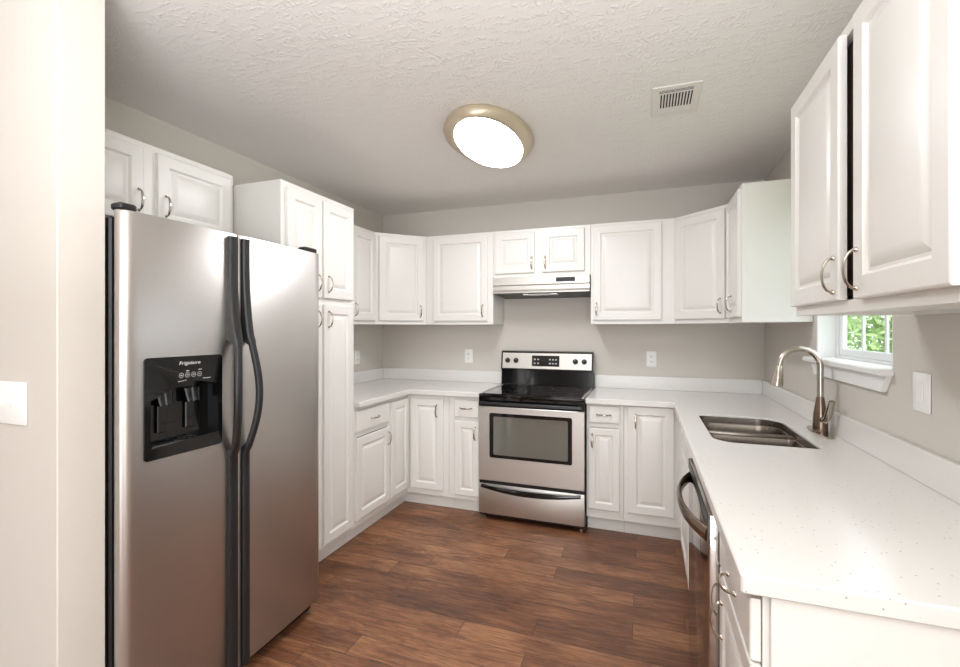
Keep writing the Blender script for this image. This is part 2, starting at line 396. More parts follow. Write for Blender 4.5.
def diag_cab(loc, right, label):
    t = thing('corner_wall_cabinet', label, 'cabinet', loc, 0, UG)
    s = -1 if right else 1
    P = [(0, 0), (.611*s, 0), (.611*s, -.305), (.305*s, -.611), (0, -.611)]
    if not right: P = P[::-1]
    P = [(x+.0006*s, y-.0006) for x, y in P]
    bm = nb(); slab(bm, P, ZB+.012, ZT, bev=.001)
    body = obj('carcass', bm, 'white', t, smooth=False)
    bm = nb()
    L_ = math.hypot(.306, .306)
    box(bm, 0, L_, -.001, .012, ZB, ZB+.03, .001)
    if right: o = obj('bottom_rail', bm, 'white', t, (-.611, -.305, 0), (0, 0, -PI/4))
    else: o = obj('bottom_rail', bm, 'white', t, (.305, -.611, 0), (0, 0, PI/4))
    q = .707*.0015
    if right:
        a = Vector((-.611, -.305, 0)); d = Vector((.7071, -.7071, 0)); nn = Vector((-.7071, -.7071, 0)); rz = -PI/4; u0, u1 = .012, .395; hx = .355
    else:
        a = Vector((.305, -.611, 0)); d = Vector((.7071, .7071, 0)); nn = Vector((.7071, -.7071, 0)); rz = PI/4; u0, u1 = .03, .405; hx = .345
    p = a+d*u0+nn*.002
    dd = obj('door', panel(u1-u0, 2.138-1.45), 'white', t, (p.x, p.y, 1.45), (0, 0, rz), ang=20)
    pull(dd, hx, .08)
    return t
diag_cab((0, 0, 0), False, 'diagonal white corner wall cabinet in the left corner of the kitchen')
diag_cab((WX, 0, 0), True, 'diagonal white corner wall cabinet in the right corner of the kitchen')
# back wall
t = thing('wall_cabinet', 'single-door white wall cabinet to the left of the range hood', 'cabinet', (.613, -.305, 0), 0, UG)
carcass(t, .594, .303, ZB, ZT, fr=.035, fl=.085, frr=.055); door(t, .069, .551, 1.448, 2.138, handle=(.512, 1.53))
t = thing('wall_cabinet', 'short two-door white wall cabinet above the range hood', 'cabinet', (1.209, -.305, 0), 0, UG)
carcass(t, .762, .303, 1.79, ZT, cols=((.325, .41),), fr=.038, frr=.056)
door(t, .02, .34, 1.82, 2.14, handle=(.318, 1.895)); door(t, .4, .718, 1.82, 2.14, handle=(.425, 1.895))
t = thing('wall_cabinet', 'single-door white wall cabinet to the right of the range hood', 'cabinet', (1.973, -.305, 0), 0, UG)
carcass(t, .578, .303, ZB, ZT, fr=.04, frr=.10); door(t, .018, .49, 1.448, 2.143, handle=(.042, 1.53))
# right wall, between the corner and the window
t = thing('wall_cabinet', 'narrow white wall cabinet beside the window, showing its wide blank end panel', 'cabinet', (WX-.322, -.613, 0), RR, UG)
carcass(t, .405, .32, ZB, ZT); door(t, .012, .392, 1.45, 2.138, handle=(.20, 1.53))
# right wall, near the camera
t = thing('wall_cabinet', 'large two-door white wall cabinet nearest the camera, dark gap between its doors', 'cabinet', (WX-.322, -1.955, 0), RR, UG)
carcass(t, .895, .32, ZB+.008, ZT)
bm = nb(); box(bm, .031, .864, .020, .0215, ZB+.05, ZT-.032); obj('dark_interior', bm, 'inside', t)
door(t, .012, .424, 1.458, 2.138, handle=(.395, 1.525)); door(t, .510, .886, 1.455, 2.138, handle=(.535, 1.525))

# ------------------------------------------------------------ pantry and base cabinets
t = thing('pantry_cabinet', 'tall white four-door pantry cabinet between the refrigerator and the left worktop', 'cabinet', (.592, -1.932, 0), RL)
carcass(t, .628, .59, .1, 2.155, fb=.04, fr=.042, cols=((.292, .325),), rails=((1.52, 1.57),)); toe(t, .628)
for za, zb, hz in ((.128, 1.525, 1.44), (1.563, 2.125, 1.645)):
    door(t, .03, .300, za, zb, handle=(.26, hz)); door(t, .318, .600, za, zb, handle=(.356, hz))

t = thing('base_cabinet', 'white base cabinet with one drawer over one door, beside the tall pantry', 'cabinet', (.592, -1.302, 0), RL, BG)
carcass(t, .43, .59, .1, .875, fb=.055, rails=((.68, .72),), top=False); toe(t, .43)
drawer(t, .008, .412, .715, .852, handle=(.214, .782)); door(t, .008, .412, .145, .675, handle=(.385, .60))
# left corner base
def corner_base(label, right):
    t = thing('corner_base_cabinet', label, 'cabinet', (0, 0, 0), 0, BG)
    if not right:
        P = [(.001, -.001), (.001, -.871), (.592, -.871), (.592, -.592), (.946, -.592), (.946, -.001)]
        Q = [(.001, -.001), (.001, -.871), (.535, -.871), (.535, -.535), (.946, -.535), (.946, -.001)]
    else:
        P = [(2.221, -.001), (2.221, -.592), (2.568, -.592), (2.568, -.866), (WX-.001, -.866), (WX-.001, -.001)]
        Q = [(2.221, -.001), (2.221, -.535), (2.625, -.535), (2.625, -.866), (WX-.001, -.866), (WX-.001, -.001)]
    bm = nb(); slab(bm, P, .1, .875, bev=.001); obj('carcass', bm, 'white', t, smooth=False)
    bm = nb(); slab(bm, Q, 0, .0995, bev=.0005); obj('toe_kick', bm, 'white', t, smooth=False)
    return t
t = corner_base('white L-shaped corner base cabinet with two doors meeting in the left corner', False)
obj('door', panel(.262, .7, .019), 'white', t, (.593, -.862, .145), (0, 0, RL), ang=20)
d = obj('door', panel(.275, .7, .019), 'white', t, (.628, -.593, .145), (0, 0, 0), ang=20)
pull(d, .225, .61)
t = thing('base_cabinet', 'narrow white base cabinet with a drawer and door, left of the range', 'cabinet', (.948, -.592, 0), 0, BG)
carcass(t, .255, .59, .1, .875, fl=.065, fb=.05, rails=((.69, .72),), top=False); toe(t, .255)
drawer(t, .052, .247, .722, .852, handle=(.145, .79)); door(t, .052, .247, .135, .69, handle=(.218, .605), fw=.05)
t = thing('base_cabinet', 'narrow white base cabinet with a drawer and door, right of the range', 'cabinet', (1.976, -.592, 0), 0, BG)
carcass(t, .243, .59, .1, .875, frr=.035, fb=.07, rails=((.715, .745),), top=False); toe(t, .243)
drawer(t, .018, .218, .748, .862, handle=(.115, .805)); door(t, .014, .218, .16, .712, handle=(.04, .625), fw=.05)
t = corner_base('white corner base cabinet with one tall door, right corner beside the sink run', True)
door(t, 2.247, 2.53, .165, .872, y=-.592, handle=(2.295, .775))
t = thing('base_cabinet', 'white sink base cabinet between the corner and the dishwasher', 'cabinet', (2.568, -.868, 0), RR, BG)
carcass(t, .915, .592, .1, .875, fb=.055, cols=((.44, .475),), top=False); toe(t, .915)
door(t, .02, .448, .145, .70); door(t, .466, .895, .145, .70)
drawer(t, .02, .448, .72, .862); drawer(t, .466, .895, .72, .862)
t = thing('base_cabinet', 'white end base cabinet with a drawer over a door, nearest the camera', 'cabinet', (2.568, -2.398, 0), RR, BG)
carcass(t, .385, .592, .1, .875, fb=.055, rails=((.715, .745),), top=False); toe(t, .385)
drawer(t, .004, .390, .742, .862, handle=(.20, .79), y=-.003); door(t, .004, .390, .145, .735, handle=(.055, .618), y=-.003)
bm = nb(); box(bm, .386, .398, .012, .592, 0, .875, .001); obj('end_panel', bm, 'white', t)

# ------------------------------------------------------------ worktops
def splash(root, x0, x1, y0, y1):
    bm = nb(); box(bm, x0, x1, y0, y1, .9145, 1.016, .002); obj('backsplash', bm, 'quartz', root)
t = thing('countertop', 'L-shaped white quartz worktop left of the range, running to the pantry', 'countertop', (0, 0, 0))
bm = nb(); slab(bm, [(.002, -.002), (.002, -1.3), (.633, -1.3), (.633, -.633), (1.205, -.633), (1.205, -.002)], .8765, .914)
obj('slab', bm, 'quartz', t)
splash(t, .002, .02, -1.3, -.002); splash(t, .0205, 1.205, -.02, -.002)
t = thing('countertop', 'long L-shaped white speckled quartz worktop with the sink cut into it', 'countertop', (0, 0, 0))
ex, ey = 2.527, -2.808
outer = [(1.974, -.002), (1.974, -.633), (ex, -.633)]
outer += [(ex+.008-.008*math.cos(a), ey+.008-.008*math.sin(a)) for a in [PI/2*k/5 for k in range(6)]]
outer += [(WX-.002, ey), (WX-.002, -.002)]
HOLE = rrect(2.628, 3.010, -1.665, -1.012, (.11, .03, .09, .02), 8)
bm = nb(); slab(bm, outer, .8765, .914, holes=[HOLE])
obj('slab', bm, 'quartz', t)
splash(t, 1.974, WX-.0205, -.02, -.002); splash(t, WX-.02, WX-.002, ey, -.002)

# ------------------------------------------------------------ sink
t = thing('sink', 'double-bowl stainless steel undermount sink set in the right worktop', 'sink', (2.82, -1.338, .876))
def bowl(x0, x1, y0, y1, r, dep, label_name='bowl'):
    bm = nb(); rings = []
    for ins, z in ((-.012, -.0008), (0, -.0008), (.004, -.004), (.010, -.03), (.016, -dep+.035), (.024, -dep+.012), (.045, -dep), (.09, -dep-.002)):
        rr = [max(.012, q-ins) for q in r]
        if ins == -.012:
            P = rrect(x0+ins, x1-ins, y0+ins, y1-ins, rr, 7)
        else:
            P = rrect(x0+ins, x1-ins, y0+ins, y1-ins, rr, 7)
        rings.append([bm.verts.new((x, y, z)) for x, y in P])
    for A, B in zip(rings, rings[1:]):
        n = len(A)
        for k in range(n): bm.faces.new((A[k], A[(k+1) % n], B[(k+1) % n], B[k]))
    bm.faces.new(rings[-1])
    o = obj(label_name, bm, 'sink', t)
    cx, cy = (x0+x1)/2, (y0+y1)/2
    bm = nb(); lathe(bm, [(.042, 0), (.042, .002), (.036, .003), (.03, .001), (.028, -.001)], (cx, cy, -dep-.0015), 24); obj('drain', bm, 'nickel', o)
bowl(-.183, .183, .036, .318, (.10, .05, .03, .03), .19)
bowl(-.183, .183, -.318, .012, (.03, .03, .09, .05), .19)
bm = nb(); box(bm, -.183, .183, .010, .038, -.03, .012, .006, 2); obj('divider', bm, 'sink', t)
bm = nb(); P = [(x-2.82, y+1.338) for x, y in offset_poly(HOLE, .0025)]; Pi = offset_poly(P, .0025)
RG = [[bm.verts.new((x, y, z)) for x, y in Q] for Q, z in ((P, -.0006), (P, .030), (Pi, .030), (offset_poly(P, .004), -.0006))]
for A, B in zip(RG, RG[1:]+RG[:1]):
    for k in range(len(P)): bm.faces.new((A[k], A[(k+1) % len(P)], B[(k+1) % len(P)], B[k]))
obj('rim', bm, 'sink', t)

# faucet
t = thing('faucet', 'tall gooseneck pull-down faucet in brushed nickel behind the sink', 'faucet', (3.098, -1.335, .9145))
bm = nb(); P = [(.034*math.cos(a), .138*math.sin(a)) for a in [2*PI*k/40 for k in range(40)]]
slab(bm, P, 0, .007, bev=.0025); obj('base_plate', bm, 'nickel', t)
bm = nb(); lathe(bm, [(.029, .0072), (.030, .012), (.029, .03), (.028, .06), (.0255, .09), (.020, .125), (.0165, .15), (.015, .162)], seg=28); obj('body', bm, 'bronze', t)
sa = math.radians(184)   # spout direction
dx, dy = math.cos(sa), math.sin(sa); R = .081; H0 = .298
pts = [(0, 0, .1625), (0, 0, .22), (0, 0, H0)]
for k in range(1, 17):
    a = PI*k/16*.99; d = R-R*math.cos(a); pts.append((dx*d, dy*d, H0+R*math.sin(a)))
ld = Vector(pts[-1])-Vector(pts[-2]); ld.normalize()
bm = nb(); tube(bm, pts, .0132, 16); obj('spout', bm, 'nickel', t)
e0 = Vector(pts[-1])+ld*.001
bm = nb(); tube(bm, [e0, e0+ld*.012, e0+ld*.03, e0+ld*.082, e0+ld*.091, e0+ld*.093], [.0145, .018, .0195, .026, .0265, .022], 20); obj('spray_head', bm, 'nickel', t)
bm = nb(); tube(bm, [(.004, -.018, .062), (.004, -.034, .064), (.004, -.046, .066)], [.014, .015, .013], 16)
tube(bm, [(.004, -.04, .064), (.010, -.054, .076), (.014, -.070, .116), (.018, -.084, .156)], [.011, .011, .011, .009], 12, [.015, .016, .016, .014])
obj('lever', bm, 'nickel', t)

# ------------------------------------------------------------ refrigerator (front faces +X)
# local frame: x along world +Y (width), -y outward
FW = .91; t = thing('refrigerator', 'stainless side-by-side refrigerator with black handles and ice dispenser', 'refrigerator', (.815, -2.858, 0), RL)
bm = nb(); box(bm, .002, FW-.002, .02, .72, .03, 1.735, .006); obj('cabinet_body', bm, 'black', t)
bm = nb(); box(bm, .01, FW-.01, .0, .0195, .07, 1.73, .004); obj('gasket', bm, 'black', t)
bm = nb(); box(bm, .02, FW-.02, .004, .03, .012, .062, .004)
for k in range(5): box(bm, .04, FW-.04, .0, .005, .018+k*.009, .022+k*.009)
obj('toe_grille', bm, 'black', t)
for x in (.06, FW-.06):
    bm = nb(); lathe(bm, [(.02, 0), (.02, .012), (.012, .014), (.012, .029)], (x, .05, 0), 16); obj('foot', bm, 'black', t)
SEAM = .414
def fridge_door(x0, x1, hole=None, rl=.03, rr=.006):
    z0, z1 = .065, 1.752; D = .05
    # plan profile of the curved front, from left to right
    def yf(x):
        s = (x-0)/FW; return -(.034+.016*(1-(2*s-1)**2))
    prof = [(x0, -.001), (x0, yf(x0)+rl*.9)]
    for k in range(1, 7):
        a = PI/2*k/6; prof.append((x0+rl*(1-math.cos(a)), yf(x0+rl*(1-math.cos(a)))+rl*.9*(1-math.sin(a))))
    xs = [x0+rl+(x1-rr-x0-rl)*k/16 for k in range(1, 16)]
    if hole: 
        xs = [x for x in xs if min(abs(x-hole[0]), abs(x-hole[1])) > .012]+[hole[0], hole[1]]; xs.sort()
    prof += [(x, yf(x)) for x in xs]
    for k in range(0, 4):
        a = PI/2*k/3; prof.append((x1-rr+rr*math.sin(a), yf(x1-rr)+rr*(1-math.cos(a))))
    prof += [(x1, -.001)]
    zs = [z0, z0+.004]+([hole[2], hole[3]] if hole else [])+[z1-.004, z1]
    bm = nb(); rows = []
    for i, z in enumerate(zs):
        sh = .003 if i in (0, len(zs)-1) else 0
        rows.append([bm.verts.new((x, min(-.001, y+sh) if y < -.002 else y, z)) for x, y in prof])
    n = len(prof)
    for i in range(len(zs)-1):
        for k in range(n-1):
            if hole and i == 2 and prof[k][0] >= hole[0]-1e-6 and prof[k+1][0] <= hole[1]+1e-6: continue
            bm.faces.new((rows[i][k], rows[i][k+1], rows[i+1][k+1], rows[i+1][k]))
        bm.faces.new((rows[i][n-1], rows[i][0], rows[i+1][0], rows[i+1][n-1]))
    bm.faces.new(rows[0][::-1]); bm.faces.new(rows[-1])
    return obj('door', bm, 'steel', t, ang=40), yf
hx0, hx1, hz0, hz1 = .068, .337, .962, 1.286
fd, yf = fridge_door(.002, SEAM-.002, (hx0, hx1, hz0, hz1))
gd, _ = fridge_door(SEAM+.003, FW-.002, None, .006, .012)
# dispenser: bezel, recess, chutes, tray
yd = yf(.22)
bm = nb()
def yfr(x): return yf(x)-.004
P = rrect(hx0-.004, hx1+.004, hz0-.004, hz1+.004, .012, 5)
arch = [(hx0+.016, hz0+.035)]+[(hx1-.012, hz0+.045)]+[(hx1-.012, hz1-.105)]
for k in range(1, 12):
    u = k/12; arch.append((hx1-.012+(hx0+.016-hx1+.012)*u, hz1-.105+.022*math.sin(PI*min(1, u*1.15))-.03*u*u*u))
arch += [(hx0+.016, hz1-.135)]
loops = [[Vector((x, 0, z)) for x, z in P], [Vector((x, 0, z)) for x, z in arch]]
F = [(x, z) for x, z in P]+arch
vt = [bm.verts.new((x, yfr(x), z)) for x, z in F]
for tr_ in tessellate_polygon([[Vector((v.x, v.z, 0)) for v in l] for l in loops]):
    bm.faces.new([vt[i] for i in tr_])
nP = len(P); vb = [bm.verts.new((x, yf(x)+.001, z)) for x, z in P]
for k in range(nP): bm.faces.new((vt[k], vt[(k+1) % nP], vb[(k+1) % nP], vb[k]))
# recess walls
nA = len(arch); ra = vt[nP:]; rb = [bm.verts.new((x*.96+.009, -.0035, z)) for x, z in arch]
for k in range(nA): bm.faces.new((ra[k], ra[(k+1) % nA], rb[(k+1) % nA], rb[k]))
bm.faces.new(rb)
dp = obj('dispenser', bm, 'gloss_black', t, ang=25)
for cx in (.142, .242):
    bm = nb(); tube(bm, [(cx, -.022, 1.175), (cx, -.026, 1.15), (cx, -.032, 1.128)], [.03, .026, .022], 20, [.012, .011, .009]); obj('chute', bm, 'gloss_black', dp)
    bm = nb(); box(bm, cx-.016, cx+.016, -.014, -.009, 1.035, 1.128, .003); obj('paddle', bm, 'gloss_black', dp)
bm = nb(); box(bm, hx0+.02, hx1-.016, -.046, -.006, .992, 1.002, .003)
for k in range(9): box(bm, hx0+.035+k*.023, hx0+.047+k*.023, -.04, -.012, 1.0021, 1.004)
obj('drip_tray', bm, 'black', dp)
def text(s, size, parent, loc, rot, m='grey_mark', ex=.0003, sx=1):
    cu = bpy.data.curves.new('lettering', 'FONT'); cu.body = s; cu.size = size; cu.extrude = ex; cu.align_x = 'CENTER'; cu.align_y = 'CENTER'; cu.shear = .2
    o = bpy.data.objects.new('tmp', cu); C.objects.link(o)
    dg = bpy.context.evaluated_depsgraph_get(); me = bpy.data.meshes.new_from_object(o.evaluated_get(dg)); bpy.data.objects.remove(o)
    me.materials.clear(); me.materials.append(M[m])
    q = bpy.data.objects.new('lettering', me); C.objects.link(q); q.parent = parent; q.location = loc; q.rotation_euler = rot; q.scale = (sx, 1, 1)
    return q
text('Frigidaire', .017, dp, (.213, yfr(.213)-.0012, 1.266), (PI/2, 0, 0), sx=1.25)
bm = nb()
for cx in (.183, .205, .227, .249):
    mt = Matrix.Rotation(PI/2, 4, 'X')
    r0, r1_ = .0085, .0072; y = yfr(cx)-.001
    A = [bm.verts.new((cx+r0*math.cos(2*PI*k/20), y, 1.225+r0*math.sin(2*PI*k/20))) for k in range(20)]
    B = [bm.verts.new((cx+r1_*math.cos(2*PI*k/20), y, 1.225+r1_*math.sin(2*PI*k/20))) for k in range(20)]
    for k in range(20): bm.faces.new((A[k], A[(k+1) % 20], B[(k+1) % 20], B[k]))
    box(bm, cx-.003, cx+.003, y-.0003, y, 1.2235, 1.2265)
box(bm, .2, .211, yfr(.2)-.0015, yfr(.2)-.0008, 1.238, 1.2405); box(bm, .245, .257, yfr(.25)-.0015, yfr(.25)-.0008, 1.240, 1.2425)
box(bm, .262, .292, yfr(.28)-.0015, yfr(.28)-.0006, 1.2075, 1.2095)
for k in range(4): box(bm, .172+k*.008, .177+k*.008, yfr(.18)-.0015, yfr(.18)-.0008, 1.2035+k*.001, 1.2055+k*.001)
obj('control_marks', bm, 'grey_mark', dp, smooth=False)
# handles
def handle(xc, wd, side):
    def lat(z):
        u = (z-.90)/.46; return side*.021*max(0, math.sin(PI*u))**1.2 if 0 < u < 1 else 0
    base = yf(xc)
    def off(z):
        if z > 1.36: return .012+.022*max(0, (1.62-z)/.26)**2*(1 if z < 1.62 else 0)
        if z < .90: return .012
        u = (z-.90)/(.46); return .012+.022*u**6+.050*max(0, math.sin(PI*u))**.75
    bm = nb(); zs = [.066+(.9-.066)*k/8 for k in range(8)]+[.9+.46*k/24 for k in range(25)]+[1.36+.376*k/10 for k in range(1, 11)]
    rows = []
    for z in zs:
        o_ = off(z); hw = wd/2*(.78 if .92 < z < 1.34 else 1); back = base+.001 if not (.93 < z < 1.33) else base-o_+.012
        f = base-o_-.006
        if not (.93 < z < 1.33): back = base+.001
        c_ = xc+lat(z)
        rows.append([bm.verts.new(p) for p in ((c_-hw, back, z), (c_-hw, f+.006, z), (c_-hw*.6, f, z), (c_+hw*.6, f, z), (c_+hw, f+.006, z), (c_+hw, back, z))])
    for A, B in zip(rows, rows[1:]):
        for k in range(6): bm.faces.new((A[k], A[(k+1) % 6], B[(k+1) % 6], B[k]))
    bm.faces.new(rows[0][::-1]); bm.faces.new(rows[-1])
    return bm
obj('handle', handle(SEAM-.029, .037, -1), 'char', fd, ang=50)
obj('handle', handle(SEAM+.029, .034, 1), 'char', gd, ang=50)
for xa, xb in ((.0, .055), (FW-.095, FW-.01)):
    bm = nb(); slab(bm, rrect(xa, xb, -.03, .02, .012, 4), 1.7525, 1.774, bev=.005); obj('hinge_cover', bm, 'black', t)

# ------------------------------------------------------------ range
t = thing('range', 'stainless freestanding electric range with a black glass cooktop', 'range', (1.5895, -.653, 0))
bm = nb(); box(bm, -.379, .379, .012, .63, .03, .895, .002); obj('oven_body', bm, 'black', t)
for x in (-.35, .35):
    for y in (.06, .58):
        bm = nb(); lathe(bm, [(.017, 0), (.017, .012), (.008, .014), (.008, .0295)], (x, y, 0), 14); obj('foot', bm, 'nickel', t)
bm = nb(); slab(bm, rrect(-.3795, .3795, -.012, .60, .012, 3), .8955, .912, bev=.004); ck = obj('cooktop', bm, 'gloss_black', t)
bm = nb(); slab(bm, rrect(-.355, .355, .012, .585, .006, 3), .9121, .9155, bev=.001); obj('glass_surface', bm, 'glass_black', ck)
for (x, y, r) in ((-.17, .15, .11), (.19, .16, .085), (-.18, .43, .075), (.18, .42, .1)):
    bm = nb()
    for r0 in (r,):
        A = [bm.verts.new((x+r0*math.cos(2*PI*k/40), y+r0*math.sin(2*PI*k/40), .9158)) for k in range(40)]
        B = [bm.verts.new((x+(r0-.002)*math.cos(2*PI*k/40), y+(r0-.002)*math.sin(2*PI*k/40), .9158)) for k in range(40)]
        for k in range(40): bm.faces.new((A[k], A[(k+1) % 40], B[(k+1) % 40], B[k]))
    obj('burner_ring', bm, 'char', ck)
for x in (-.3675, .3675):
    bm = nb(); box(bm, x-.006, x+.006, .0, .585, .9121, .9165, .001); obj('side_trim', bm, 'steel_h', ck)
# oven door with window opening
dz0, dz1 = .285, .822
bm = nb()
def frame(bm, X0, X1, Z0, Z1, x0, x1, z0, z1, y0, y1, bev=.004):
    O = rrect(X0, X1, Z0, Z1, .006, 3); I = rrect(x0, x1, z0, z1, .012, 3); Oi = rrect(X0+bev, X1-bev, Z0+bev, Z1-bev, .004, 3); Ii = rrect(x0-bev*.6, x1+bev*.6, z0-bev*.6, z1+bev*.6, .014, 3)
    R = [[bm.verts.new((x, y, z)) for x, z in P_] for P_, y in ((I, y1), (I, y0+bev*.6), (Ii, y0), (Oi, y0), (O, y0+bev), (O, y1))]
    n = len(O)
    for A, B in zip(R, R[1:]+R[:1]):
        for k in range(n): bm.faces.new((A[k], A[(k+1) % n], B[(k+1) % n], B[k]))
frame(bm, -.3795, .3795, dz0, dz1, -.298, .298, .452, .778, 0, .0115)
od = obj('oven_door', bm, 'steel_h', t)
bm = nb(); frame(bm, -.2975, .2975, .4525, .7775, -.268, .268, .475, .752, .0015, .011, .001); obj('window_border', bm, 'gloss_black', od)
bm = nb(); frame(bm, -.302, .302, .448, .782, -.2965, .2965, .4535, .7765, -.0025, .0005, .001); obj('window_bezel', bm, 'steel_h', od)
bm = nb(); box(bm, -.268, .268, .004, .008, .475, .752); obj('oven_window', bm, 'oven_glass', od)
# black band with handle across the top of the door
bm = nb(); box(bm, -.3795, .3795, .002, .0115, .823, .892, .002); obj('vent_band', bm, 'gloss_black', t)
bm = nb()
prof = []
N_ = 24
for i in range(N_+1):
    u = i/N_*2-1; prof.append((u*.365, -.030-.014*(1-u*u), .846))
tube(bm, prof, [.017]*(N_+1), 12, [.012]*(N_+1), up=(0, 0, 1))
for x in (-.352, .352): box(bm, x-.018, x+.018, -.03, .002, .832, .860, .004)
obj('door_handle', bm, 'black', od)
bm = nb()
for x in (-.25, -.12, .0, .12, .25): box(bm, x-.045, x+.045, .0005, .002, .874, .880)
obj('vent_slot', bm, 'char', t)
# storage drawer
bm = nb(); box(bm, -.3795, .3795, 0, .0115, .045, .262, .004, 2); dr = obj('drawer', bm, 'steel_h', t)
bm = nb(); box(bm, -.37, .37, .004, .0115, .2625, .2845); obj('gap_strip', bm, 'black', t)
bm = nb(); pts = []
for i in range(25):
    u = i/24*2-1; pts.append((u*.355, -.014-.018*(1-u*u), .248-.022*(1-u*u)))
tube(bm, pts, [.010+.009*(1-abs(i/12-1)**2) for i in range(25)], 10, [.009]*25, up=(0, 0, 1))
for x in (-.34, .34): box(bm, x-.016, x+.016, -.018, 0, .236, .258, .004)
obj('drawer_handle', bm, 'gloss_black', dr)
# backguard
bm = nb(); extrude_profile(bm, [(.560, .9), (.567, 1.04), (.552, 1.045), (.572, 1.194), (.585, 1.2), (.635, 1.2), (.640, 1.19), (.640, .9)], -.379, .379)
bgd = obj('backguard', bm, 'gloss_black', t)
def on_panel(z): return .552+.020*(z-1.045)/.149
tl = math.atan2(.020, .149)
bm = nb(); box(bm, -.368, .368, -.004, 0, 0, .130, .0015); cp = obj('control_panel', bm, 'steel_h', bgd, (0, on_panel(1.055)-.0003, 1.055), (-tl, 0, 0))
bm = nb(); box(bm, -.115, .112, -.002, 0, 0, .088, .0006); dsp = obj('display', bm, 'gloss_black', cp, (0, -.0041, .022))
for ix in (-.09, -.062, .035, .06, .085):
    for iz in (.024, .056): bm = nb(); box(bm, ix-.007, ix+.007, -.0006, 0, iz-.005, iz+.005); obj('button', bm, 'grey_mark', dsp, (0, -.0021, 0))
bm = nb(); box(bm, -.035, .012, -.0004, 0, .042, .07); obj('clock_screen', bm, 'glass_black', dsp, (0, -.0021, 0))
for x in (-.322, -.25, .24, .31):
    bm = nb(); lathe(bm, [(.021, 0), (.021, .006), (.0175, .009), (.0165, .022), (.014, .024)], (0, 0, 0), 24, mtx=Matrix.Rotation(PI/2, 4, 'X'))
    box(bm, -.0045, .0045, -.031, -.02, -.017, .017, .002)
    kb = obj('knob', bm, 'black', cp, (x, -.0041, .066))
    bm = nb(); box(bm, -.0012, .0012, -.0318, -.0311, .004, .016); obj('pointer', bm, 'grey_mark', kb)

# ------------------------------------------------------------ range hood
t = thing('range_hood', 'slim stainless under-cabinet range hood above the range', 'range hood', (1.59, 0, 0))
bm = nb()
pf = [(-.004, 1.7885), (-.333, 1.7885), (-.337, 1.785), (-.337, 1.728), (-.322, 1.722), (-.322, 1.690), (-.335, 1.672), (-.335, 1.664), (-.325, 1.664), (-.325, 1.676), (-.004, 1.652)]
extrude_profile(bm, pf, -.376, .376); obj('canopy', bm, 'steel_h', t, smooth=False)
bm = nb(); vs = [(-.368, -.326, 1.663), (.368, -.326, 1.663), (.368, -.008, 1.640), (-.368, -.008, 1.640)]
A = [bm.verts.new(v) for v in vs]; B = [bm.verts.new((x, y, z+.010)) for x, y, z in vs]
bm.faces.new(A); bm.faces.new(B[::-1])
for k in range(4): bm.faces.new((A[k], A[(k+1) % 4], B[(k+1) % 4], B[k]))
obj('underside_filter', bm, 'black', t, smooth=False)
bm = nb(); box(bm, -.13, .13, -.318, -.225, 1.648, 1.657, .004); obj('lamp_cover', bm, 'plastic', t)
for x in (-.11, .11):
    bm = nb(); box(bm, x-.025, x+.025, -.324, -.30, 1.644, 1.66, .004); obj('clip', bm, 'steel_h', t)
bm = nb(); box(bm, .128, .272, -.3385, -.3371, 1.742, 1.775, .0006); sw = obj('vent_grille', bm, 'black', t)
bm = nb()
for k in range(5):
    for j in range(2): box(bm, .137+k*.026, .158+k*.026, -.3392, -.3386, 1.747+j*.013, 1.754+j*.013)
obj('slot', bm, 'char', sw)

# ------------------------------------------------------------ dishwasher (faces -X)
t = thing('dishwasher', 'stainless built-in dishwasher with a curved bar handle under the right worktop', 'dishwasher', (2.556, -1.788, 0), RR)
w = .6
bm = nb(); box(bm, .004, w-.004, .0125, .56, .05, .868, .002); obj('tub', bm, 'char', t)
bm = nb(); box(bm, .004, w-.004, .045, .06, .002, .0495); obj('toe_kick', bm, 'black', t)
bm = nb(); box(bm, .001, w+.003, -.037, .012, .105, .868, .004, 2); dd = obj('door', bm, 'steel_dw', t)
bm = nb(); box(bm, .004, w-.004, -.0385, -.0372, .832, .866, .0004); obj('control_strip', bm, 'black', dd)
bm = nb(); pts = []
for i in range(29):
    u = i/28*2-1; pts.append((w/2+u*.275, -.034-.055*(1-abs(u)**2.2), .800))
tube(bm, pts, [.021]*29, 12, [.009]*29, up=(0, 0, 1)); obj('handle', bm, 'bronze', dd)

# ------------------------------------------------------------ ceiling fixture and vent
t = thing('ceiling_light', 'glowing oval ceiling light with a satin metal rim', 'light', (1.542, -1.382, CH), math.radians(4))
def oval(bm, prof, closed=True, seg=64):
    """prof of (half width x, half length y, z)"""
    rings = [[bm.verts.new((a*math.cos(2*PI*k/seg), b_*math.sin(2*PI*k/seg), z)) for k in range(seg)] for a, b_, z in prof]
    for A, B in zip(rings, rings[1:]):
        for k in range(seg): bm.faces.new((A[k], A[(k+1) % seg], B[(k+1) % seg], B[k]))
    if closed: bm.faces.new(rings[0][::-1]); bm.faces.new(rings[-1])
bm = nb(); oval(bm, [(.226, .366, -.0005), (.234, .374, -.010), (.238, .376, -.020), (.234, .376, -.030), (.228, .375, -.037), (.218, .374, -.042), (.210, .371, -.048), (.195, .366, -.056), (.180, .362, -.060), (.173, .355, -.060), (.171, .353, -.052)])
obj('rim', bm, 'brass', t, ang=60)
bm = nb(); oval(bm, [(.1705, .3525, -.0525), (.1705, .3525, -.060), (.150, .325, -.066), (.10, .22, -.070), (.03, .07, -.071)]); obj('lens', bm, 'lens', t, ang=60)

